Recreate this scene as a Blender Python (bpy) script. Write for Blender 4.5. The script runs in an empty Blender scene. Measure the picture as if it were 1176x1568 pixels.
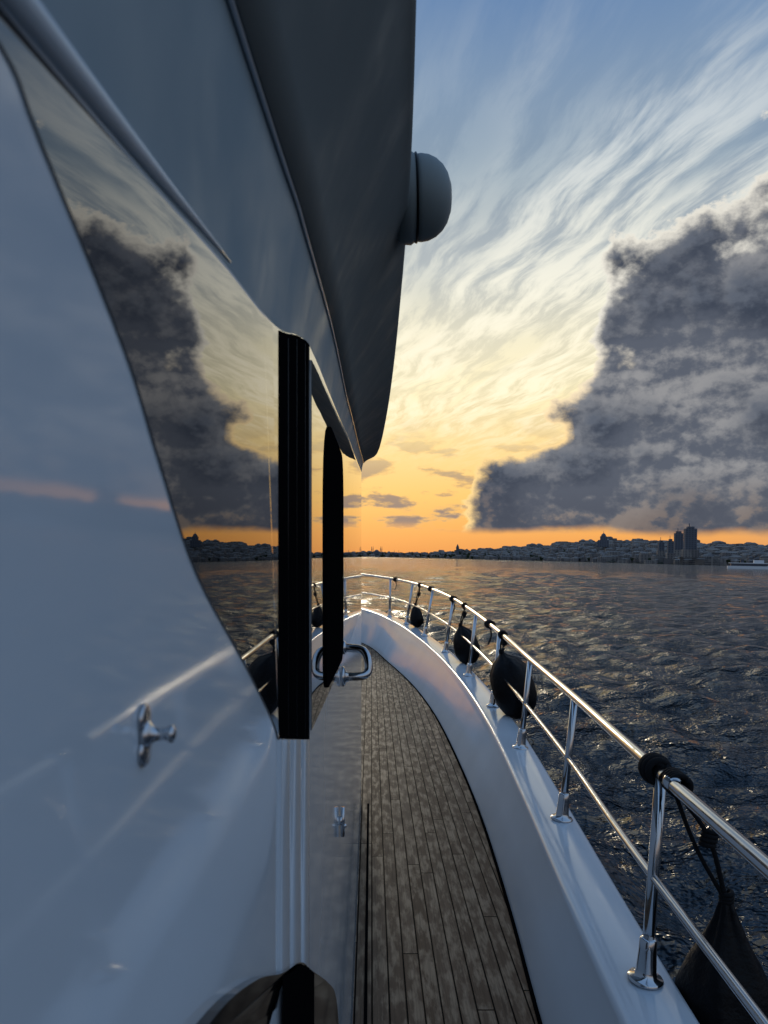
import bpy, math, random
import numpy as np
from mathutils import Vector, Matrix
random.seed(7); np.random.seed(7)
SC = bpy.context.scene
HEEL = Matrix.Rotation(math.radians(-1.2), 4, 'Y')   # the yacht heels slightly
SEA_Z = -3.3

# ------------------------------------------------------------------ helpers
class NT:
    def __init__(s, nt): s.nt = nt; s.n = nt.nodes; s.l = nt.links
    def put(s, sock, v):
        if isinstance(v, bpy.types.NodeSocket): s.l.new(v, sock)
        else: sock.default_value = v
    def m(s, op, a, b=None, c=None, clamp=False):
        n = s.n.new('ShaderNodeMath'); n.operation = op; n.use_clamp = clamp
        s.put(n.inputs[0], a)
        if b is not None: s.put(n.inputs[1], b)
        if c is not None: s.put(n.inputs[2], c)
        return n.outputs[0]
    def ss(s, v, a, b, lo=0.0, hi=1.0, lin=False):
        n = s.n.new('ShaderNodeMapRange'); n.interpolation_type = 'LINEAR' if lin else 'SMOOTHSTEP'
        if a > b: a, b, lo, hi = b, a, hi, lo
        s.put(n.inputs['Value'], v); n.inputs['From Min'].default_value = a; n.inputs['From Max'].default_value = b
        n.inputs['To Min'].default_value = lo; n.inputs['To Max'].default_value = hi
        return n.outputs[0]
    def ramp(s, v, stops, interp='LINEAR'):
        n = s.n.new('ShaderNodeValToRGB'); n.color_ramp.interpolation = interp
        e = n.color_ramp.elements
        while len(e) > 1: e.remove(e[-1])
        e[0].position = stops[0][0]; e[0].color = col(stops[0][1])
        for p, c in stops[1:]:
            k = e.new(p); k.color = col(c)
        s.put(n.inputs[0], v); return n.outputs[0]
    def mix(s, f, a, b, mode='MIX'):
        n = s.n.new('ShaderNodeMix'); n.data_type = 'RGBA'; n.blend_type = mode
        s.put(n.inputs[0], f); s.put(n.inputs[6], colv(a)); s.put(n.inputs[7], colv(b))
        return n.outputs[2]
    def xyz(s, x, y, z):
        n = s.n.new('ShaderNodeCombineXYZ'); s.put(n.inputs[0], x); s.put(n.inputs[1], y); s.put(n.inputs[2], z); return n.outputs[0]
    def sep(s, v):
        n = s.n.new('ShaderNodeSeparateXYZ'); s.l.new(v, n.inputs[0]); return n.outputs[0], n.outputs[1], n.outputs[2]
    def noise(s, vec, scale=1, detail=4, rough=.5, dist=0.0, out=0):
        n = s.n.new('ShaderNodeTexNoise'); s.put(n.inputs['Vector'], vec)
        n.inputs['Scale'].default_value = scale; n.inputs['Detail'].default_value = detail
        n.inputs['Roughness'].default_value = rough; n.inputs['Distortion'].default_value = dist
        return n.outputs[out]
    def bump(s, h, strength, dist, normal=None):
        n = s.n.new('ShaderNodeBump'); s.l.new(h, n.inputs['Height'])
        n.inputs['Strength'].default_value = strength; n.inputs['Distance'].default_value = dist
        if normal is not None: s.l.new(normal, n.inputs['Normal'])
        return n.outputs[0]
def col(c):
    if isinstance(c, (int, float)): return (c, c, c, 1)
    return (c[0], c[1], c[2], 1)
def colv(c):
    return c if isinstance(c, bpy.types.NodeSocket) else col(c)

def mat(name, base, rough=.5, metal=0, ior=1.5, coat=0, spec=.5):
    m = bpy.data.materials.new(name); m.use_nodes = True
    t = NT(m.node_tree); b = t.n['Principled BSDF']
    b.inputs['Base Color'].default_value = col(base); b.inputs['Roughness'].default_value = rough
    b.inputs['Metallic'].default_value = metal; b.inputs['IOR'].default_value = ior
    b.inputs['Coat Weight'].default_value = coat; b.inputs['Specular IOR Level'].default_value = spec
    t.b = b; t.co = t.n.new('ShaderNodeTexCoord').outputs['Object']
    return m, t

def mk(name, verts, faces, material, parent=None, smooth=True, loc=None):
    me = bpy.data.meshes.new(name); me.from_pydata([tuple(v) for v in verts], [], faces); me.update()
    ob = bpy.data.objects.new(name, me); SC.collection.objects.link(ob)
    if material: me.materials.append(material)
    if smooth: me.polygons.foreach_set('use_smooth', [True]*len(me.polygons))
    if parent is not None: ob.parent = parent
    return ob
def empty(name, heel=True):
    e = bpy.data.objects.new(name, None); SC.collection.objects.link(e); e.empty_display_size = .2
    if heel: e.matrix_world = HEEL
    return e

def catmull(pts, n=16):
    P = [np.array(p, float) for p in pts]
    P = [2*P[0]-P[1]] + P + [2*P[-1]-P[-2]]
    out = []
    for i in range(1, len(P)-2):
        p0, p1, p2, p3 = P[i-1:i+3]
        for k in range(n):
            t = k/n
            out.append(.5*((2*p1)+(-p0+p2)*t+(2*p0-5*p1+4*p2-p3)*t*t+(-p0+3*p1-3*p2+p3)*t**3))
    out.append(P[-2]); return np.array(out)
def fn(pts):
    """smooth 1-d hermite function through (y, value) points"""
    X_ = np.array([p[0] for p in pts], float); Y_ = np.array([p[1] for p in pts], float)
    h = np.diff(X_); s = np.diff(Y_)/h; m = np.zeros(len(X_)); m[0], m[-1] = s[0], s[-1]
    for i in range(1, len(X_)-1):
        m[i] = (s[i-1]*h[i]+s[i]*h[i-1])/(h[i]+h[i-1])
    def f(y):
        i = int(np.clip(np.searchsorted(X_, y)-1, 0, len(h)-1)); t = (y-X_[i])/h[i]
        if t < 0: return float(Y_[0]+m[0]*(y-X_[0]))
        if t > 1: return float(Y_[-1]+m[-1]*(y-X_[-1]))
        t2, t3 = t*t, t*t*t
        return float((2*t3-3*t2+1)*Y_[i]+(t3-2*t2+t)*h[i]*m[i]+(-2*t3+3*t2)*Y_[i+1]+(t3-t2)*h[i]*m[i+1])
    return f

def grid_faces(nr, nc, close=False, flip=False):
    F = []
    for i in range(nr-1):
        for j in range(nc if close else nc-1):
            k = (j+1) % nc
            f = (i*nc+j, i*nc+k, (i+1)*nc+k, (i+1)*nc+j)
            F.append(f[::-1] if flip else f)
    return F

def tube_data(pts, r, segs=14):
    pts = [Vector(p) for p in pts]; V = []; n = len(pts)
    rr = r if hasattr(r, '__len__') else [r]*n
    t0 = (pts[1]-pts[0]).normalized()
    up = Vector((0, 0, 1)) if abs(t0.z) < .9 else Vector((1, 0, 0))
    nrm = (up - t0*up.dot(t0)).normalized()
    for i, p in enumerate(pts):
        t = (pts[min(i+1, n-1)]-pts[max(i-1, 0)]).normalized()
        nrm = (nrm - t*nrm.dot(t)).normalized(); b = t.cross(nrm)
        for k in range(segs):
            a = 2*math.pi*k/segs; V.append(p+(nrm*math.cos(a)+b*math.sin(a))*rr[i])
    F = grid_faces(n, segs, True)
    F.append(tuple(range(segs))[::-1]); F.append(tuple((n-1)*segs+k for k in range(segs)))
    return V, F
def lathe_data(prof, origin, axis=(0, 0, 1), segs=32, mod=None):
    ax = Vector(axis).normalized(); q = Vector((0, 0, 1)).rotation_difference(ax); V = []
    for (r, z) in prof:
        for k in range(segs):
            a = 2*math.pi*k/segs; m = mod(a, z) if mod else 1
            V.append(Vector(origin)+q @ Vector((r*m*math.cos(a), r*m*math.sin(a), z)))
    n = len(prof); F = grid_faces(n, segs, True)
    F.append(tuple(range(segs))[::-1]); F.append(tuple((n-1)*segs+k for k in range(segs)))
    return V, F
class Acc:
    def __init__(s): s.V = []; s.F = []
    def add(s, d):
        o = len(s.V); s.V += list(d[0]); s.F += [tuple(i+o for i in f) for f in d[1]]; return s
def helix(c, axis, R, pitch, turns, n=16, bulge=0):
    ax = Vector(axis).normalized(); u = ax.orthogonal().normalized(); w = ax.cross(u); out = []
    N = int(turns*n)
    for i in range(N+1):
        a = 2*math.pi*i/n; s = i/N-.5; rr = R*(1-bulge*(2*s)**2)
        out.append(Vector(c)+ax*(s*pitch*turns)+u*math.cos(a)*rr+w*math.sin(a)*rr)
    return out

# ------------------------------------------------------------------ materials
def gel(name, base, rough, wav=.15, spec=.5):
    m, t = mat(name, base, rough, ior=1.5, spec=spec)
    n2 = t.noise(t.co, 2.2, 3, .5)
    n = t.noise(t.co, 11, 3, .6)
    t.l.new(t.ss(n, .3, .7, rough*.7, rough*1.5, True), t.b.inputs['Roughness'])
    c = t.mix(t.ss(n2, .3, .7), [k*.93 for k in base], base); t.l.new(c, t.b.inputs['Base Color'])
    t.l.new(t.bump(n2, wav, .004), t.b.inputs['Normal'])
    return m
M_GEL = gel('white_gelcoat', (.68, .76, .83), .055, .12)
M_CAP = gel('cap_gelcoat', (.56, .62, .68), .10)
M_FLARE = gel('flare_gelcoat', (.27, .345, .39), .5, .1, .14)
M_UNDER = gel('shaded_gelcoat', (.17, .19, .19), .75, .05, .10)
M_HULL = gel('hull_gelcoat', (.7, .72, .74), .15)
M_GLASS, t = mat('tinted_glass', (.006, .007, .008), .012, ior=2.3)
n = t.noise(t.co, 3.5, 1, .5); t.l.new(t.bump(n, .1, .003), t.b.inputs['Normal'])
M_SMOKE, t = mat('smoked_panel', (.006, .006, .006), .05, ior=1.35)
M_BLACK, t = mat('black_rubber', (.004, .004, .0045), .95, ior=1.2, spec=.0)
M_BLKG, t = mat('black_trim', (.006, .006, .007), .3, ior=1.3, spec=.25)
M_CHROME, t = mat('polished_steel', (.50, .51, .53), .09, 1)
n = t.noise(t.co, 30, 3, .6); t.l.new(t.ss(n, .3, .7, .05, .2, True), t.b.inputs['Roughness'])
M_VINYL, t = mat('black_vinyl', (.004, .004, .005), .45, spec=.14)
n = t.noise(t.co, 16, 4, .6); t.l.new(t.bump(n, .5, .02), t.b.inputs['Normal'])
M_ROPE, t = mat('black_rope', (.008, .008, .009), .85, spec=.2)
n = t.noise(t.co, 160, 2, .6); t.l.new(t.bump(n, .6, .003), t.b.inputs['Normal'])
M_DOME, t = mat('grey_plastic', (.20, .23, .23), .5, spec=.3)

# teak
M_TEAK, t = mat('teak_planks', (.2, .17, .13), .5, spec=.28)
x, y, z = t.sep(t.co)
u = t.m('ADD', x, t.m('MULTIPLY', y, .018)); up = t.m('DIVIDE', u, .058)
idx = t.m('FLOOR', up); fr = t.m('FRACT', up)
wn = t.n.new('ShaderNodeTexWhiteNoise'); wn.noise_dimensions = '1D'; t.l.new(idx, wn.inputs['W'])
yy = t.m('ADD', t.m('DIVIDE', y, 1.7), t.m('MULTIPLY', wn.outputs[0], 5.0)); yf = t.m('FRACT', yy)
wn2 = t.n.new('ShaderNodeTexWhiteNoise'); wn2.noise_dimensions = '2D'; t.l.new(t.xyz(idx, t.m('FLOOR', yy), 0), wn2.inputs['Vector'])
ca = t.m('MAXIMUM', t.m('LESS_THAN', fr, .10), t.m('LESS_THAN', yf, .0035))
grain = t.noise(t.xyz(t.m('MULTIPLY', u, 150), t.m('MULTIPLY', y, 5), wn2.outputs[0]), 1, 4, .65)
blot = t.noise(t.xyz(t.m('MULTIPLY', u, 30), t.m('MULTIPLY', y, 8), t.m('MULTIPLY', wn2.outputs[0], 9)), 1, 4, .6)
c = t.mix(wn2.outputs[0], (.092, .054, .033), (.150, .096, .062))
c = t.mix(t.ss(blot, .44, .62), c, (.27, .19, .125))
c = t.mix(t.ss(grain, .35, .75, 0, .6), c, (.042, .027, .018))
c = t.mix(ca, c, (.003, .003, .003)); t.l.new(c, t.b.inputs['Base Color'])
t.l.new(t.ss(blot, .3, .7, .64, .48), t.b.inputs['Roughness'])
t.l.new(t.ss(ca, 0, 1, .13, .02), t.b.inputs['Specular IOR Level'])
h = t.m('SUBTRACT', t.m('MULTIPLY', grain, .3), t.m('MULTIPLY', ca, 1.0))
t.l.new(t.bump(h, .7, .003), t.b.inputs['Normal'])

# ------------------------------------------------------------------ world
w = bpy.data.worlds.new("World"); SC.world = w; w.use_nodes = True
w.cycles.sampling_method = 'MANUAL'; w.cycles.sample_map_resolution = 512
t = NT(w.node_tree); bg = t.n['Background']
D = t.n.new('ShaderNodeTexCoord').outputs['Generated']
x, y, z = t.sep(D)
az = t.m('MULTIPLY', t.m('ARCTAN2', x, y), 57.2958)
el = t.m('MULTIPLY', t.m('ARCSINE', z), 57.2958)
SUN_AZ, SUN_EL = -5.0, 13.0
ev = t.m('DIVIDE', el, 90.0, clamp=True)
R1 = [(0, (.74, .27, .07)), (2.5, (.93, .42, .10)), (5, (.98, .58, .16)), (9, (1.0, .73, .31)), (13.5, (1.03, .90, .55)), (17.5, (.88, .82, .60)),
      (22, (.54, .58, .56)), (28, (.29, .38, .46)), (38, (.135, .24, .43)), (60, (.12, .22, .42)), (90, (.12, .22, .42))]
R2 = [(0, (.32, .25, .22)), (5, (.28, .31, .37)), (15, (.28, .40, .57)), (35, (.25, .41, .66)), (90, (.15, .28, .52))]
c1 = t.ramp(ev, [(a/90, c) for a, c in R1]); c2 = t.ramp(ev, [(a/90, c) for a, c in R2])
dz = t.m('ABSOLUTE', t.m('SUBTRACT', az, 4.0))
away = t.m('MAXIMUM', t.ss(dz, 14, 65), t.m('MULTIPLY', t.ss(dz, 19, 38, 0, .7), t.ss(el, 7, 3)))
clear = t.mix(away, c1, c2)
sky = t.n.new('ShaderNodeTexSky'); sky.sky_type = 'NISHITA'; sky.sun_disc = False
sky.sun_elevation = math.radians(SUN_EL); sky.sun_rotation = math.radians(SUN_AZ); sky.altitude = 0; sky.dust_density = 1
nish = t.mix(1.0, sky.outputs[0], (.0025, .0025, .0025), 'MULTIPLY')
clear = t.mix(1.0, clear, nish, 'ADD')
# cirrus on a high plane, streaks running along azimuth -11 deg
zi = t.m('MAXIMUM', z, .04); px = t.m('DIVIDE', x, zi); py = t.m('DIVIDE', y, zi)
ca_, sa_ = math.cos(math.radians(-11)), math.sin(math.radians(-11))
along = t.m('ADD', t.m('MULTIPLY', px, sa_), t.m('MULTIPLY', py, ca_))
across = t.m('SUBTRACT', t.m('MULTIPLY', px, ca_), t.m('MULTIPLY', py, sa_))
wob = t.noise(t.xyz(px, py, 0), 1.1, 2, .5)
acr = t.m('ADD', across, t.m('MULTIPLY', wob, .34))
s1 = t.noise(t.xyz(t.m('MULTIPLY', acr, 12), t.m('MULTIPLY', along, 2.0), 0), 1, 5, .62)
s2 = t.noise(t.xyz(t.m('MULTIPLY', acr, 3.2), t.m('MULTIPLY', along, .6), 4.2), 1, 2, .5)
cm = t.m('MULTIPLY', t.ss(s1, .34, .64, .05, 1), t.ss(s2, .34, .58, .12, 1))
cm = t.m('MULTIPLY', cm, t.ss(el, 6, 13))
cm = t.m('MULTIPLY', cm, t.ss(el, 42, 27, 0.05, .88))
ccol = t.ramp(ev, [(0, (1, .72, .3)), (12/90, (1.12, 1.0, .72)), (20/90, (1.0, .96, .80)), (30/90, (.66, .71, .73)), (45/90, (.40, .48, .57)), (1, (.2, .26, .36))])
ccol = t.mix(away, ccol, (.44, .50, .56))
clear = t.mix(t.m('MULTIPLY', t.m('MULTIPLY', t.ss(s1, .60, .38), .9), t.m('MULTIPLY', t.ss(el, 7, 13), t.ss(el, 36, 24))), clear, t.mix(1.0, clear, (.80, .82, .88), 'MULTIPLY'))
base = t.mix(cm, clear, ccol)
# small low clouds
nl = t.noise(t.xyz(x, y, t.m('MULTIPLY', z, 3.4)), 13, 5, .58)
lm = t.m('MULTIPLY', t.ss(nl, .48, .57), t.m('MULTIPLY', t.ss(el, 1.9, 3.0), t.ss(el, 12, 3.5)))
lcol = t.mix(t.ss(nl, .51, .62), (.85, .52, .20), (.30, .24, .22))
base = t.mix(t.m('MULTIPLY', lm, .9), base, lcol)
# big cumulus bank
et = t.ramp(t.m('DIVIDE', t.m('ADD', az, 10), 110.0, clamp=True),
    [((a+10)/110, (e+10)/50) for a, e in [(-10, -9), (2.0, -4), (5.4, 1.2), (7.5, 5.0), (10, 9.6), (13.5, 12), (15.8, 15.5), (17.4, 20.8), (21, 23.4), (28.4, 25), (45, 29), (70, 22), (98, 2)]])
etv = t.m('SUBTRACT', t.m('MULTIPLY', et, 50), 10)
pv = t.xyz(x, y, t.m('MULTIPLY', z, 1.35))
n1 = t.noise(pv, 8.5, 8, .57)
va = t.n.new('ShaderNodeVectorMath'); va.operation = 'ADD'; t.l.new(pv, va.inputs[0]); va.inputs[1].default_value = (-.009, .0, .013)
n1b = t.noise(va.outputs[0], 8.5, 6, .57)
d = t.m('ADD', t.m('MULTIPLY', t.m('SUBTRACT', etv, el), .22), t.m('MULTIPLY', t.m('SUBTRACT', n1, .5), 5.0))
hx = t.m('POWER', t.m('DIVIDE', t.m('SUBTRACT', az, 12.2), 2.6), 2.0); hy = t.m('POWER', t.m('DIVIDE', t.m('SUBTRACT', el, 9.6), .95), 2.0)
hole = t.m('EXPONENT', t.m('MULTIPLY', t.m('ADD', hx, hy), -1.0))
d = t.m('SUBTRACT', d, t.m('MULTIPLY', hole, 1.1))
cmask = t.m('MULTIPLY', t.ss(d, -.06, .16), t.ss(t.m('ADD', el, t.m('MULTIPLY', n1, 1.6)), 2.7, 3.5))
dense = t.ss(d, .02, .75)
relief = t.ss(t.m('SUBTRACT', n1, n1b), -.055, .075)
edgec = t.mix(t.ss(el, 7, 18), (1.1, .76, .32), (.86, .82, .72))
edgec = t.mix(away, edgec, (.55, .56, .58))
dark = t.mix(t.ss(n1, .42, .66), (.105, .120, .155), (.046, .058, .086))
lite = t.mix(t.ss(n1, .42, .66), (.30, .30, .31), (.112, .130, .168))
inner = t.mix(relief, dark, lite)
under = t.mix(t.ss(relief, .3, 1), (.080, .088, .115), (.21, .155, .125))
inner = t.mix(t.ss(el, 7.5, 2.5, 0, .7), inner, under)
cumc = t.mix(dense, edgec, inner)
full = t.mix(cmask, base, cumc)
full = t.mix(t.ss(z, -.004, -.03), full, (.03, .04, .05))
t.l.new(full, bg.inputs[0]); bg.inputs[1].default_value = 1.0

sun = bpy.data.lights.new('sun', 'SUN'); sun.energy = .25; sun.angle = math.radians(7); sun.color = (1, .84, .62)
so = bpy.data.objects.new('sun', sun); SC.collection.objects.link(so)
a, e = math.radians(SUN_AZ), math.radians(SUN_EL)
dirv = Vector((math.sin(a)*math.cos(e), math.cos(a)*math.cos(e), math.sin(e)))
so.rotation_euler = dirv.to_track_quat('Z', 'Y').to_euler(); so.location = dirv*50

# ------------------------------------------------------------------ yacht geometry
def XW(y):
    if y < -.2: return -.0812
    return -.068+.02*(y-.46) if y < .46 else -.060-.018*y
CX = -2.3
A = fn([(-3, .07), (-.5, .085), (0, .096), (.1376, .1066), (.221, .1163), (.30, .127), (.46, .147), (.56, .175), (.66, .198), (.76, .210), (.95, .226), (1.36, .262), (1.69, .295), (2.5, .36), (4.3, .51)])
B = fn([(-3, .17), (-.5, .188), (0, .20), (.16, .207), (.309, .2138), (.45, .224), (.59, .242), (.762, .264), (1.4, .308), (1.69, .335), (2.55, .405), (3.87, .53), (4.3, .565)])
CZ = fn([(-3, .34), (-.5, .36), (0, .372), (.3, .385), (.51, .40), (.78, .432), (1.3, .445), (2.6, .483), (3.6, .536), (4.3, .582)])
CXf = fn([(-3, -.02), (-.5, -.005), (0, .005), (.3, .017), (.51, .0235), (.78, .030), (1.3, .0287), (2.0, .019), (2.6, .005), (3.2, -.012), (3.6, -.0265), (4.0, -.052), (4.3, -.100)])
yacht = empty('motor_yacht')
YS = sorted(set([round(v, 4) for v in list(np.linspace(-3, 0, 10))+list(np.linspace(0, 1.0, 51))+list(np.linspace(1, 4.3, 50))]))
V = []; V2 = []
for yv in YS:
    xw = XW(yv); a_, b_ = A(yv), B(yv)
    rows = [(xw, -1.52), (xw, -1.0), (xw, -.5), (xw, -.1), (xw, a_-.004), (xw+.001, a_)]
    V += [(r[0], yv, r[1]) for r in rows]
    rows2 = [(xw+.001, a_)]
    for k in range(1, 9):
        s = k/8; rows2.append((xw+.001+.011*s**1.3, a_+(b_-a_)*s))
    V2 += [(r[0], yv, r[1]) for r in rows2]
mk('cabin_wall', V, grid_faces(len(YS), 6), M_GEL, yacht)
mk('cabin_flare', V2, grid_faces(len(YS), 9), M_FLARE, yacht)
V = []
for yv in YS:
    xw = XW(yv)+.012; b_ = B(yv); cx, cz = CXf(yv), CZ(yv)
    rows = [(xw, b_), (xw+.004, b_-.0)]
    for k in range(1, 9):
        s = k/8; rows.append((xw+.004+(cx-.004-xw-.004)*s, b_+(cz-b_)*(s**.85)))
    rows += [(cx-.001, cz+.003), (cx, cz+.008), (cx-.001, cz+.03), (cx-.012, cz+.10), (cx-.03, cz+.18), (cx-.25, cz+.22), (CX, cz+.26)]
    n_ = len(rows); V += [(r[0], yv, r[1]) for r in rows]
F = grid_faces(len(YS), n_)
base_i = (len(YS)-1)*n_; V.append((XW(4.3)+.01, 4.42, .60)); ci = len(V)-1
for j in range(n_-1): F.append((base_i+j, base_i+j+1, ci))
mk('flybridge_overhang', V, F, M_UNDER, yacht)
mk('overhang_seam', *tube_data([(XW(v)+.0135, v, B(v)) for v in YS if v > -.5], .0013, 8), M_CAP, yacht)
ml = [v for v in YS if -.3 < v < .34]
mk('window_streak_bead', *tube_data([(XW(v)+.0016, v, A(v)+.0035) for v in ml], [.0042*max(.12, min(1, (.34-v)/.22)) for v in ml], 16), M_GEL, yacht)  # gelcoat bead added to give the bright streak above the window
xe = XW(4.3); xo = 2*CX-xe
fv = [(xe, 4.3, -1.52), (xe-.05, 4.45, -.6), (xe-.02, 4.3, .56), (xo+.02, 4.3, .56), (xo+.05, 4.45, -.6), (xo, 4.3, -1.52), (CX, 5.2, -1.52), (CX, 5.0, -.6), (CX, 4.8, .56),
      (xo, -3, -1.52), (xo, -3, .56)]
mk('cabin_front', fv, [(0, 6, 7, 1), (1, 7, 8, 2), (6, 5, 4, 7), (7, 4, 3, 8), (5, 9, 10, 3), (4, 5, 3)], M_GEL, yacht, False)
mk('cabin_windscreen', [(xe-.3, 4.66, -.5), (CX, 5.03, -.5), (CX, 4.87, .35), (xe-.3, 4.53, .35)], [(0, 1, 2, 3)], M_GLASS, yacht, False)

def on_wall(name, pts, off, material, parent=yacht):
    """polygon (y,z) laid on the cabin side, standing 'off' proud, with a rim back to the wall"""
    n = len(pts); V = [(XW(p[0])+off, p[0], p[1]) for p in pts]+[(XW(p[0])-.0005, p[0], p[1]) for p in pts]
    F = [tuple(range(n))]+[(i, i+n, (i+1) % n+n, (i+1) % n) for i in range(n)]
    return mk(name, V, F, material, parent, False)
def rounded(pts, r, k=6):
    out = []; n = len(pts)
    for i in range(n):
        p0, p, p1 = [np.array(pts[j % n], float) for j in (i-1, i, i+1)]
        a_ = (p0-p); b_ = (p1-p); la, lb = np.linalg.norm(a_), np.linalg.norm(b_)
        rr = min(r if not hasattr(r, '__len__') else r[i], la*.48, lb*.48); s = p+a_/la*rr; e_ = p+b_/lb*rr
        for q in range(k+1):
            tt = q/k; out.append(tuple((1-tt)**2*s+2*tt*(1-tt)*p+tt*tt*e_))
    return out
topA = [(v, A(v)-.001) for v in np.linspace(.46, .09, 14)]
lowE = [tuple(p) for p in catmull([(.10, .1022), (.1376, .0985), (.1527, .0888), (.2, .0574), (.227, .0317), (.271, -.007), (.35, -.0509), (.41, -.086), (.442, -.106), (.462, -.124)], 5)]
win = topA+lowE
on_wall('side_window', win, .0008, M_GLASS)
rib = [(.452, -.001), (.457, .0012), (.466, .0020), (.50, .0022), (.508, .0020), (.511, .0012), (.515, .0012), (.518, .0020), (.545, .0026), (.575, .0027), (.588, .0022), (.591, .0012), (.596, .0012), (.599, .0022), (.625, .0027), (.655, .0025), (.668, .0020), (.674, -.001)]
def pil(name, zb, zt, material, extra=0.0):
    V = []
    for (yv, o) in rib:
        V += [(XW(yv)+o+extra, yv, zb(yv)), (XW(yv)+o+extra, yv, zt(yv))]
    mk(name, V, grid_faces(len(rib), 2), material, yacht)
wb = lambda v: -.118-(v-.46)*.26
pil('window_post', wb, lambda v: A(v)-.001, M_BLACK)
a_ = Acc()
for yv in (.492, .548, .618, .65): a_.add(tube_data([(XW(yv)+.0022, yv, wb(yv)+.002), (XW(yv)+.0022, yv, A(yv)-.004)], .0006, 8))
mk('post_highlight_beads', a_.V, a_.F, M_BLKG, yacht)  # thin glossy beads added to draw highlight lines on the matte post
pil('pilaster', lambda v: -1.5, lambda v: wb(v)-.0005, M_GEL)
gb = fn([(.6, -.165), (1.0, -.19), (1.69, -.225), (3, -.27), (4.3, -.30)])
band = [(v, A(v)-.010) for v in np.linspace(.70, 4.24, 40)]+[(v, gb(v)) for v in np.linspace(4.24, .70, 30)]
on_wall('forward_window', band, .0014, M_GLASS)
hatch = rounded([(.89, -.17), (.89, .178), (1.44, .20), (1.44, -.205)], [.05, .12, .1, .08])
on_wall('window_opening', hatch, .004, M_BLACK)
lpc = [tuple(p) for p in catmull([(.16, -.155), (.271, -.1785), (.36, -.215), (.442, -.2594), (.56, -.32), (.66, -.385), (.9, -.54), (1.1, -.68), (1.22, -.82), (1.28, -1.0), (1.3, -1.3)], 6)]
lp = lpc+[(.16, -1.3)]
on_wall('lower_smoked_panel', lp[::-1], .005, M_SMOKE)
lpx = [p[0] for p in lpc]; lpz = [p[1] for p in lpc]
pil('lower_post', lambda v: -1.3, lambda v: float(np.interp(v, lpx, lpz))-.002, M_BLACK, .0045)

# ---- decks and bulwark
XD = fn([(-6, .38), (-3, .45), (0, .49), (2.28, .507), (2.87, .533), (4.04, .562), (5.29, .545), (6.85, .475), (8.03, .365), (10, .07), (12.3, -.38), (14, -1.1), (15.4, -2.25)])
XC = fn([(-6, .48), (-3, .53), (0, .57), (2.38, .639), (3.51, .688), (4.89, .722), (6.65, .680), (8.66, .494), (10.98, .110), (12.3, -.22), (14.2, -1.1), (15.4, -2.1)])
ZC = fn([(-6, -1.22), (-3, -1.21), (2.4, -1.2), (3.5, -1.19), (4.9, -1.16), (6.65, -1.12), (8.66, -1.06), (10.98, -.99), (12.3, -.96), (15.8, -.88)])
ys = list(np.linspace(-6, 15.4, 170))
V = []
for v in ys: V += [(CX, v, -1.5), (XD(v), v, -1.5), (2*CX-XD(v), v, -1.5)]
F = []
for i in range(len(ys)-1):
    a0 = i*3; b0 = a0+3; F += [(a0, a0+1, b0+1, b0), (a0+2, a0, b0, b0+2)]
mk('teak_deck', V, F, M_TEAK, yacht, False)
def strip(name, fx0, fx1, zz, material, y0=-6, y1=12.5):
    V = []
    yy = np.linspace(y0, y1, 120)
    for v in yy: V += [(fx0(v), v, zz), (fx1(v), v, zz)]
    mk(name, V, grid_faces(len(yy), 2), material, yacht, False)
strip('deck_edge_caulk', lambda v: XD(v)-.014, lambda v: XD(v)+.004, -1.496, M_BLACK)
strip('wall_edge_caulk', lambda v: XW(v)+.036, lambda v: XW(v)+.047, -1.496, M_BLACK, -3, 4.3)
def bulwark(side):
    V = []
    for i, v in enumerate(ys):
        dx = (XC(v+.05)-XC(v-.05))/.1; L = math.hypot(dx, 1); nx, ny = 1/L, -dx/L
        xd, xc, zc = XD(v), XC(v), ZC(v)
        w_ = .20
        rows = [(xd-xc, -1.505), ((xd-xc)*.97, -1.47), ((xd-xc)*.45, -1.5+(zc+1.5)*.5), ((xd-xc)*.12, zc-.05), (-.004, zc-.022), (.0, zc-.008), (.008, zc-.001), (.02, zc+.001),
                (w_*.5, zc+.003), (w_-.015, zc), (w_-.003, zc-.006), (w_, zc-.018), (w_-.002, zc-.05), (w_-.02, zc-.06), (w_-.03, zc-.35), (w_-.06, -2.2), (w_-.16, -3.0), (w_-.3, -4.0)]
        for (o, zz) in rows:
            X = xc+o*nx if o > 0 else xc+o
            Y = v+(o*ny if o > 0 else 0)
            if side < 0: X = 2*CX-X
            V.append((X, Y, zz))
        nr = len(rows)
    return V, grid_faces(len(ys), nr, flip=side > 0)
mk('bulwark', *bulwark(1), M_CAP, yacht)
mk('bulwark_far', *bulwark(-1), M_CAP, yacht)
mk('transom', [(XC(-6)+.17, -6, -1.3), (2*CX-XC(-6)-.17, -6, -1.3), (2*CX-XC(-6)-.1, -6, -4), (XC(-6)+.1, -6, -4)], [(0, 1, 2, 3)], M_HULL, yacht, False)

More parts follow.
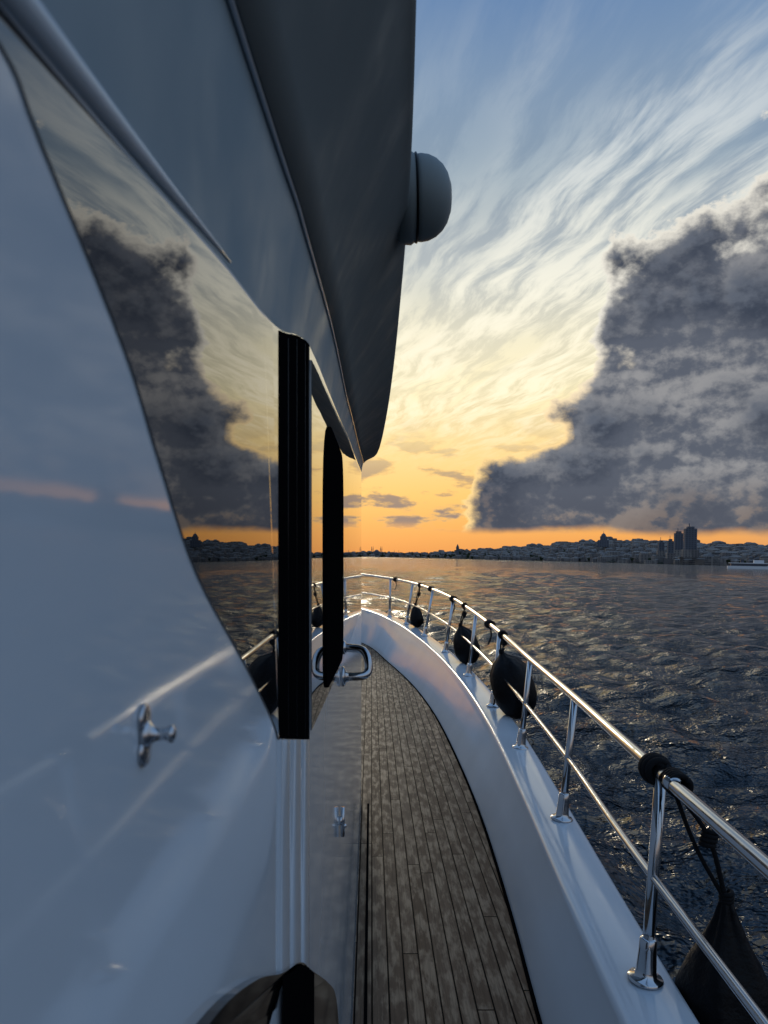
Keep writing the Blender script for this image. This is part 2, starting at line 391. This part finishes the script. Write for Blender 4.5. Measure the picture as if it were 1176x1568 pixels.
# ------------------------------------------------------------------ railing
rail = empty('deck_railing')
S = [  # base x, y, z ; top x, z
 (.740, 2.01, -1.200, .784, -.616), (.806, 3.22, -1.193, .865, -.640), (.836, 4.35, -1.176, .896, -.632), (.832, 5.43, -1.147, .884, -.580),
 (.790, 6.65, -1.12, .862, -.538), (.690, 8.0, -1.08, .780, -.478), (.530, 9.28, -1.04, .640, -.435), (.330, 10.5, -1.00, .425, -.396), (.09, 11.5, -.98, .105, -.358)]
near = [(.62, -3.9, -1.215, .64, -.62), (.66, -1.9, -1.21, .68, -.62), (.69, -.1, -1.205, .70, -.612)]
far = [(-.45, 12.7, -.955, -.45, -.315), (-1.05, 13.9, -.93, -1.05, -.28), (-1.75, 14.8, -.91, -1.8, -.26)]
ALL = near+S+far
acc = Acc(); basea = Acc()
for bx, by, bz, tx, tz in ALL:
    acc.add(tube_data([(bx, by, bz), (bx*.5+tx*.5, by, (bz+tz)/2), (tx, by, tz)], .0165, 16))
    ax = (tx-bx, 0, tz-bz)
    basea.add(lathe_data([(.048, -.002), (.050, .004), (.046, .010), (.031, .014), (.028, .03), (.024, .09), (.0235, .115), (.019, .12)], (bx, by, bz+.002), ax, 28))
mk('stanchions', acc.V, acc.F, M_CHROME, rail); mk('stanchion_bases', basea.V, basea.F, M_CHROME, rail)
top = catmull([(t_[3], t_[1], t_[4]) for t_ in ALL], 10); mid = catmull([((t_[0]+t_[3])/2, t_[1], (t_[2]+t_[4])/2) for t_ in ALL], 10)
mk('top_rail', *tube_data(top, .0185, 20), M_CHROME, rail); mk('middle_rail', *tube_data(mid, .012, 16), M_CHROME, rail)
mk('rail_collar', *tube_data([(.779, 1.90, -.614), (.782, 1.965, -.614)], .0215, 20), M_CHROME, rail)

# ------------------------------------------------------------------ fenders
def fender(x, y, ztop, r, L, tie, seed=0, lean=(0, 0)):
    e = empty('boat_fender')
    ph = seed
    def mod(a, z):
        k = max(0, min(1, (z+L*.45)/(L*.4)))
        return 1+.12*k*math.sin(5*a+ph)+.06*k*math.sin(9*a+2*ph+z*20)
    prof = [(.008, 0), (.018, -.01), (.024, -.03), (.03, -.05), (r*.42, -.11), (r*.68, -.18), (r*.9, -.25), (r*1.0, -.31), (r*1.04, -.345), (r*1.05, -.36), (r*.96, -.365),
            (r*.97, -.42), (r*.97, -L*.8), (r*.8, -L*.92), (r*.4, -L*.985), (.01, -L)]
    if L < .6: prof = [(.008, 0), (.02, -.012), (.035, -.03), (r*.6, -.07), (r*.88, -.13), (r, -.2), (r*1.04, -.28), (r*1.0, -.36*L/.5), (r*.8, -.43*L/.5), (r*.45, -L*.97), (.01, -L)]
    d = lathe_data([(p*1.0, zz) for p, zz in prof], (x, y, ztop), (lean[0], lean[1], 1), 48, mod)
    mk('fender_body', *d, M_VINYL, e)
    a_ = Acc()
    tx, ty, tz = tie
    midp = ((tx+x)/2+.02, (ty+y)/2, (tz+ztop)/2+.01)
    a_.add(tube_data(catmull([(tx, ty, tz-.02), midp, (x, y, ztop-.01)], 8), .007, 8))
    a_.add(tube_data(catmull([(tx, ty+.02, tz-.02), (midp[0]-.03, midp[1]+.015, midp[2]-.03), (x, y, ztop-.01)], 8), .006, 8))
    a_.add(tube_data(helix(midp, (.3, .1, 1), .016, .012, 4), .0075, 8))
    a_.add(tube_data(helix((x, y, ztop+.005), (0, 0, 1), .014, .01, 3), .007, 8))
    mk('fender_line', a_.V, a_.F, M_ROPE, e)
    b_ = Acc(); b_.add(tube_data(helix((tx, ty, tz), (0.03, 1, 0), .027, .013, 5), .0078, 8))
    mk('rail_hitch', b_.V, b_.F, M_ROPE, e)
def railpt(yv):
    return (float(np.interp(yv, top[:, 1], top[:, 0])), yv, float(np.interp(yv, top[:, 1], top[:, 2])))
p = railpt(2.02); fender(.955, 1.98, -.955, .135, .95, (p[0]+.01, 1.93, p[2]), 0.4)
p = railpt(5.3); fender(.86, 5.2, -.70, .150, .50, p, 1.4, (-.32, .1))
p = railpt(7.3); fender(.79, 7.35, -.71, .130, .42, p, 2.4, (-.28, 0))
p = railpt(10.1); fender(.45, 10.2, -.69, .095, .33, p, 3.3, (-.1, 0))
rk = empty('rope_knot'); a_ = Acc(); c_ = railpt(2.06)
a_.add(tube_data(helix(c_, (.03, 1, -.02), .036, .015, 5, 18, .35), .0105, 8))
a_.add(tube_data(helix(c_, (.5, .6, .4), .034, .011, 3, 18, .3), .009, 8))
mk('knot_windings', a_.V, a_.F, M_ROPE, rk)
for yv in (5.9, 8.0, 9.4, 11.3):
    rk = empty('rope_knot'); a_ = Acc(); c_ = railpt(yv)
    a_.add(tube_data(helix(c_, (-.3, 1, 0), .028, .014, 5), .009, 8)); a_.add(tube_data(catmull([(c_[0], yv, c_[2]-.02), (c_[0]+.02, yv+.05, c_[2]-.10), (c_[0]-.01, yv+.02, c_[2]-.17)], 6), .007, 8))
    mk('knot_windings', a_.V, a_.F, M_ROPE, rk)

# ------------------------------------------------------------------ fittings on the cabin side
h = empty('door_handle'); yv = 1.42; xw = XW(yv)
a_ = Acc(); a_.add(tube_data(catmull([(xw, yv, -.240), (xw+.03, yv, -.240), (xw+.046, yv+.003, -.238), (xw+.054, yv+.01, -.230), (xw+.054, yv+.015, -.212), (xw+.048, yv+.025, -.197), (xw+.035, yv+.035, -.190), (xw, yv+.045, -.188)], 6), .0085, 14))
mk('grab_bar', a_.V, a_.F, M_CHROME, h)
a_ = Acc(); a_.add(lathe_data([(.020, 0), (.020, .004), (.017, .007), (.011, .009), (.0105, .014)], (xw+.001, yv, -.240), (1, 0, 0), 24)); a_.add(lathe_data([(.014, 0), (.014, .004), (.010, .008)], (XW(yv+.045)+.001, yv+.045, -.188), (1, 0, 0), 24))
mk('rosettes', a_.V, a_.F, M_CHROME, h)
h = empty('door_latch'); yv = 1.345; xw = XW(yv)
a_ = Acc(); a_.add(tube_data([(xw+.006, yv, -.53), (xw+.006, yv, -.475)], .004, 12)); a_.add(tube_data([(xw+.006, yv, -.51), (xw+.013, yv, -.51)], .0035, 10)); a_.add(lathe_data([(.009, 0), (.009, .004), (.004, .006)], (xw, yv, -.50), (1, 0, 0), 16))
mk('bolt', a_.V, a_.F, M_CHROME, h)
h = empty('door_catch'); yv = .2154; xw = XW(yv); zc = -.054; q = 1.12
a_ = Acc()
for sg in (1, -1):
    a_.add(lathe_data([(.0040*q, 0), (.0040*q, .0008), (.0034*q, .0014), (.0022*q, .0016)], (xw, yv-.001, zc+sg*.0045*q), (1, 0, 0), 20))
a_.add(lathe_data([(r_*q, z_*q) for r_, z_ in [(.0042, 0), (.0042, .0012), (.0028, .002), (.0019, .003), (.0017, .006), (.0024, .0066), (.0024, .0078), (.001, .0085)]], (xw, yv, zc), (1, .1, 0), 20))
mk('catch_body', a_.V, a_.F, M_CHROME, h)
h = empty('dome_lamp')
c_ = (.0255, .95, .478)
mk('lamp_base', *lathe_data([(.050, -.01), (.056, 0), (.057, .010), (.054, .014), (.054, .017)], c_, (1, 0, .03), 48), M_DOME, h)
mk('lamp_dome', *lathe_data([(.0525, .0165), (.0535, .024), (.052, .034), (.0475, .044), (.0405, .0525), (.031, .059), (.018, .0635), (.004, .065)], c_, (1, 0, .03), 48), M_DOME, h)
mk('lamp_ring', *lathe_data([(.0545, .0155), (.0555, .017), (.0545, .0185)], c_, (1, 0, .03), 48), M_BLKG, h)

# ------------------------------------------------------------------ sea
azs = np.unique(np.concatenate([np.linspace(-180, -10, 60), np.linspace(-10, 0, 50), np.linspace(0, 36, 400), np.linspace(36, 180, 90)]))[:-1]
azr = np.radians(azs)
rad = np.exp(np.arange(math.log(.6), math.log(9000), .0105))
Rr, Aa = np.meshgrid(rad, azr, indexing='ij'); X = Rr*np.sin(Aa); Y = Rr*np.cos(Aa); Z = np.zeros_like(X)
dth = np.gradient(azr); cell = np.maximum(Rr*.0105, Rr*np.abs(dth)[None, :]*.8)
rng = np.random.RandomState(3)
for lam in np.exp(np.linspace(math.log(.35), math.log(8), 70)):
    th = math.radians(205)+rng.normal(0, .7); k = 2*math.pi/lam; ph = rng.uniform(0, 6.28)
    amp = .0112*lam*(1.0 if lam < 3 else .55)
    att = np.clip((lam/cell-2.2)/2.5, 0, 1)
    c = k*(X*math.sin(th)+Y*math.cos(th))+ph
    Z += att*amp*(np.exp(.9*np.cos(c))-1.2)
Z *= .85+.3*np.sin(X*.05+1.3*np.sin(Y*.03))*np.cos(Y*.045+X*.02)
Z += SEA_Z
nr, nc = X.shape
co = np.stack([X, Y, Z], -1).reshape(-1, 3)
i0 = (np.arange(nr-1)[:, None]*nc+np.arange(nc)[None, :]); j1 = (np.arange(nr-1)[:, None]*nc+((np.arange(nc)+1) % nc)[None, :])
faces = np.stack([i0, i0+nc, j1+nc, j1], -1).reshape(-1, 4)
me = bpy.data.meshes.new('sea'); me.vertices.add(len(co)); me.vertices.foreach_set('co', co.ravel())
me.loops.add(faces.size); me.loops.foreach_set('vertex_index', faces.ravel().astype(np.int32))
me.polygons.add(len(faces)); me.polygons.foreach_set('loop_start', np.arange(0, faces.size, 4, dtype=np.int32))
me.polygons.foreach_set('use_smooth', np.ones(len(faces), bool)); me.update(calc_edges=True); me.validate()
sea = bpy.data.objects.new('sea', me); SC.collection.objects.link(sea)
M_SEA, t = mat('sea_water', (.014, .029, .045), .08, ior=1.38)
x, y, z = t.sep(t.co)
v = t.xyz(t.m('MULTIPLY', x, .7), y, 0)
na = t.noise(v, 2.0, 4, .68, 0); nb = t.noise(v, .5, 2, .6, 0)
b1 = t.bump(na, 1.0, .75); b2 = t.bump(nb, 1.0, 1.0, b1); t.l.new(b2, t.b.inputs['Normal'])
me.materials.append(M_SEA)

# ------------------------------------------------------------------ far shore
SHR = fn([(-20, 3600), (-5, 3400), (1, 3100), (6, 2600), (12, 2000), (17, 1700), (21, 1500), (28, 1150), (40, 900), (60, 800), (75, 780)])
HT = fn([(-20, 20), (-5, 20), (0, 16), (3, 17), (6, 27), (9, 33), (12, 40), (15, 44), (17.5, 47), (20, 42), (24, 33), (28, 24), (34, 26), (45, 30), (60, 26), (75, 10)])
def land(a, s):
    """a azimuth deg, s 0..1 inland"""
    R = SHR(a)*(1+.012*math.sin(a*2.1)+.006*math.sin(a*7))+s*520
    hh = HT(a)*(1+.10*math.sin(a*3.3)+.06*math.sin(a*9.7+1)+.04*math.sin(a*23))
    hz = SEA_Z+1.2+hh*math.sin(min(1, s)*math.pi/2)**1.1*(1+.05*math.sin(a*31+s*9))
    return (R*math.sin(math.radians(a)), R*math.cos(math.radians(a)), hz)
av = np.arange(-20, 75, .2); sv = [0, .001, .1, .2, .35, .5, .65, .8, .9, 1.0, 1.3]
V = []
for a in av:
    for i, s in enumerate(sv):
        p = land(a, s)
        if i == 0: p = (p[0], p[1], SEA_Z-1)
        V.append(p)
M_LAND, t = mat('hill_ground', (.04, .045, .035), .95, spec=.1)
n = t.noise(t.co, .02, 4, .6); t.l.new(t.mix(t.ss(n, .35, .65), (.020, .026, .018), (.08, .075, .06)), t.b.inputs['Base Color'])
mk('hills', V, grid_faces(len(av), len(sv)), M_LAND, None, False)
def box(acc, c, w_, d_, h_, rot=0, roof=0):
    cs, sn = math.cos(rot), math.sin(rot); V = []
    for zz in (-3, h_):
        for sx, sy in ((-1, -1), (1, -1), (1, 1), (-1, 1)):
            X_, Y_ = sx*w_/2, sy*d_/2; V.append((c[0]+X_*cs-Y_*sn, c[1]+X_*sn+Y_*cs, c[2]+zz))
    F = [(0, 1, 5, 4), (1, 2, 6, 5), (2, 3, 7, 6), (3, 0, 4, 7)]
    if roof:
        V += [(c[0]-w_*.25*cs, c[1]-w_*.25*sn, c[2]+h_+roof), (c[0]+w_*.25*cs, c[1]+w_*.25*sn, c[2]+h_+roof)]
        F += [(4, 5, 9, 8), (6, 7, 8, 9), (5, 6, 9), (7, 4, 8)]
    else: F.append((4, 5, 6, 7))
    acc.add((V, F))
def facade(name, c0, c1, sx=4.0, sz=3.2):
    m, t = mat(name, c0, .8, spec=.2)
    x, y, z = t.sep(t.co)
    g = t.m('MULTIPLY', t.m('LESS_THAN', t.m('FRACT', t.m('DIVIDE', t.m('ADD', x, y), sx)), .5), t.m('LESS_THAN', t.m('FRACT', t.m('DIVIDE', z, sz)), .5))
    vz = t.n.new('ShaderNodeTexVoronoi'); t.l.new(t.co, vz.inputs['Vector']); vz.inputs['Scale'].default_value = .05
    c = t.mix(vz.outputs['Color'], c0, c1); c = t.mix(t.m('MULTIPLY', g, .75), c, (.03, .035, .045)); t.l.new(c, t.b.inputs['Base Color'])
    return m
M_H1 = facade('house_walls', (.28, .26, .24), (.12, .11, .11)); M_H2 = facade('tower_walls', (.13, .14, .17), (.09, .10, .12), 3.5, 3.4)
acc = Acc()
for i in range(5200):
    a = random.choice([random.uniform(7, 30), random.uniform(9, 36), random.uniform(-4, 60)]); s = random.random()**.9
    if 7 < a < 30 and random.random() < .1: s = .95
    p = land(a, s); sc = random.uniform(.7, 1.3)
    box(acc, p, random.uniform(8, 22)*sc, random.uniform(8, 14), random.uniform(4, 11)*sc*(1.25 if a > 14 else .8), random.uniform(-.5, .5)-math.radians(a), random.choice([0, 2.5, 3]))
mk('hillside_houses', acc.V, acc.F, M_H1, None, False)
M_TREE, t = mat('distant_foliage', (.03, .04, .02), .9, spec=.1)
acc = Acc()
for i in range(2600):
    a = random.uniform(-8, 60); s = random.random(); p = land(a, s); r_ = random.uniform(3, 7)
    V = []
    for k in range(10):
        vv = Vector((random.gauss(0, 1), random.gauss(0, 1), random.gauss(0, 1))).normalized()*r_*random.uniform(.6, 1.1); V.append((p[0]+vv.x*1.3, p[1]+vv.y, p[2]+r_*.7+vv.z))
    F = [(k, (k+1) % 10, (k+3) % 10) for k in range(10)]+[(k, (k+2) % 10, (k+5) % 10) for k in range(10)]
    acc.add((V, F))
mk('hillside_trees', acc.V, acc.F, M_TREE, None, False)

def at(a, R, z=0): return (R*math.sin(math.radians(a)), R*math.cos(math.radians(a)), SEA_Z+z)
def tower(a, R, base, w_, h_, crown=0):
    e = empty('apartment_tower', False); acc = Acc(); p = at(a, R, base)
    box(acc, p, w_, w_*.8, h_, .2-math.radians(a)); mk('shaft', acc.V, acc.F, M_H2, e, False)
    acc = Acc(); box(acc, (p[0], p[1], p[2]+h_), w_*.6, w_*.5, 3.5, .2-math.radians(a)); box(acc, (p[0]-w_*.1, p[1], p[2]+h_+3), w_*.06, w_*.06, 6, .2); mk('roof_plant', acc.V, acc.F, M_H2, e, False)
    acc = Acc(); box(acc, p, w_*1.35, w_*1.1, h_*.22, .2-math.radians(a)); mk('podium', acc.V, acc.F, M_H1, e, False)
tower(23.3, 1330, 16, 19, 46); tower(22.5, 1380, 18, 14, 38); tower(21.95, 1280, 13, 9, 26); tower(21.3, 1400, 20, 10, 20)
def mosque(a, R, base, sc, mins=2):
    e = empty('mosque', False); p = at(a, R, base); acc = Acc()
    box(acc, p, 22*sc, 22*sc, 9*sc, -math.radians(a))
    prof = [(9.5*sc*math.cos(q), 9*sc+8*sc*math.sin(q)) for q in np.linspace(0, 1.5, 8)]+[(.2, 17.2*sc), (.15, 20*sc)]
    acc.add(lathe_data([(10*sc, 7*sc)]+prof, p, (0, 0, 1), 20))
    for sx in (-1, 1):
        acc.add(lathe_data([(4*sc*math.cos(q), 7*sc+4*sc*math.sin(q)) for q in np.linspace(0, 1.5, 5)], (p[0]+sx*10*sc, p[1]-3, p[2]), (0, 0, 1), 14))
    mk('prayer_hall', acc.V, acc.F, M_H2, e, False)
    acc = Acc()
    for k in range(mins):
        sx = (-1, 1, -1.4, 1.4)[k]
        acc.add(lathe_data([(1.3*sc, -3), (1.2*sc, 18*sc), (1.9*sc, 18.4*sc), (1.9*sc, 19.5*sc), (1.0*sc, 20*sc), (.9*sc, 25*sc), (.05, 31*sc)], (p[0]+sx*14*sc, p[1], p[2]), (0, 0, 1), 10))
    mk('minarets', acc.V, acc.F, M_H2, e, False)
mosque(-.6, 3250, 13, 1.2, 4); mosque(1.0, 3200, 12, .7, 2)
e = empty('stone_tower', False); p = at(5.9, 2750, 20)
mk('tower_body', *lathe_data([(6, -5), (5.6, 20), (6.3, 21), (6.3, 24), (5, 24.5), (5, 27), (.1, 38)], p, (0, 0, 1), 18), M_H2, e, False)
e = empty('domed_building', False); p = at(17.15, 1800, 40); acc = Acc()
box(acc, p, 26, 20, 14, -.3); box(acc, (p[0], p[1], p[2]+13), 16, 12, 10, -.3); mk('block', acc.V, acc.F, M_H2, e, False)
mk('cupola', *lathe_data([(6, 21), (6, 24), (5, 27), (3, 29.5), (.5, 31), (.2, 36)], p, (0, 0, 1), 16), M_H2, e, False)
e = empty('passenger_ferry', False); R = 540; p = at(27.4, R, 0); M_F, t = mat('ferry_paint', (.6, .62, .64), .5); M_FD, t = mat('ferry_dark', (.04, .05, .07), .4)
rotf = -math.radians(20)
def fbox(name, dx, zz, w_, d_, h_, m):
    acc = Acc(); box(acc, (p[0]+dx*math.cos(rotf), p[1]+dx*math.sin(rotf), p[2]+zz+3), w_, d_, h_-3, rotf); mk(name, acc.V, acc.F, m, e, False)
hv = []
for (lx, hw) in ((-15, 2.5), (-12, 3.6), (8, 3.6), (13, 2), (17, .1)):
    for sy in (-1, 1):
        for zz in (-.5, 1.9+(.7 if lx > 12 else 0)):
            X_, Y_ = lx, sy*hw; hv.append((p[0]+X_*math.cos(rotf)-Y_*math.sin(rotf), p[1]+X_*math.sin(rotf)+Y_*math.cos(rotf), p[2]+zz))
F = []
for i in range(4):
    o = i*4; F += [(o, o+4, o+5, o+1), (o+2, o+3, o+7, o+6), (o+1, o+5, o+7, o+3)]
F.append((0, 1, 3, 2)); mk('hull', hv, F, M_F, e, False)
fbox('saloon_windows', -2, 1.8, 22, 5.6, 1.8, M_FD); fbox('main_deck_roof', -2, 3.6, 24, 6.4, .5, M_F)
fbox('wheelhouse', 4, 4.1, 6, 4, 2.0, M_F); fbox('funnel', -6, 4.1, 2, 2, 2.2, M_FD)

# ------------------------------------------------------------------ camera
cd = bpy.data.cameras.new('camera'); cam = bpy.data.objects.new('camera', cd); SC.collection.objects.link(cam)
cd.sensor_fit = 'VERTICAL'; cd.sensor_height = 36; cd.sensor_width = 27; cd.lens = 24.96; cd.shift_y = .0434
cd.clip_start = .01; cd.clip_end = 20000
cam.matrix_world = HEEL @ Matrix.Rotation(math.radians(90), 4, 'X')
cd.dof.use_dof = True; cd.dof.focus_distance = 4.0; cd.dof.aperture_fstop = 20
SC.camera = cam
SC.view_settings.view_transform = 'Standard'; SC.view_settings.look = 'None'; SC.view_settings.exposure = 0
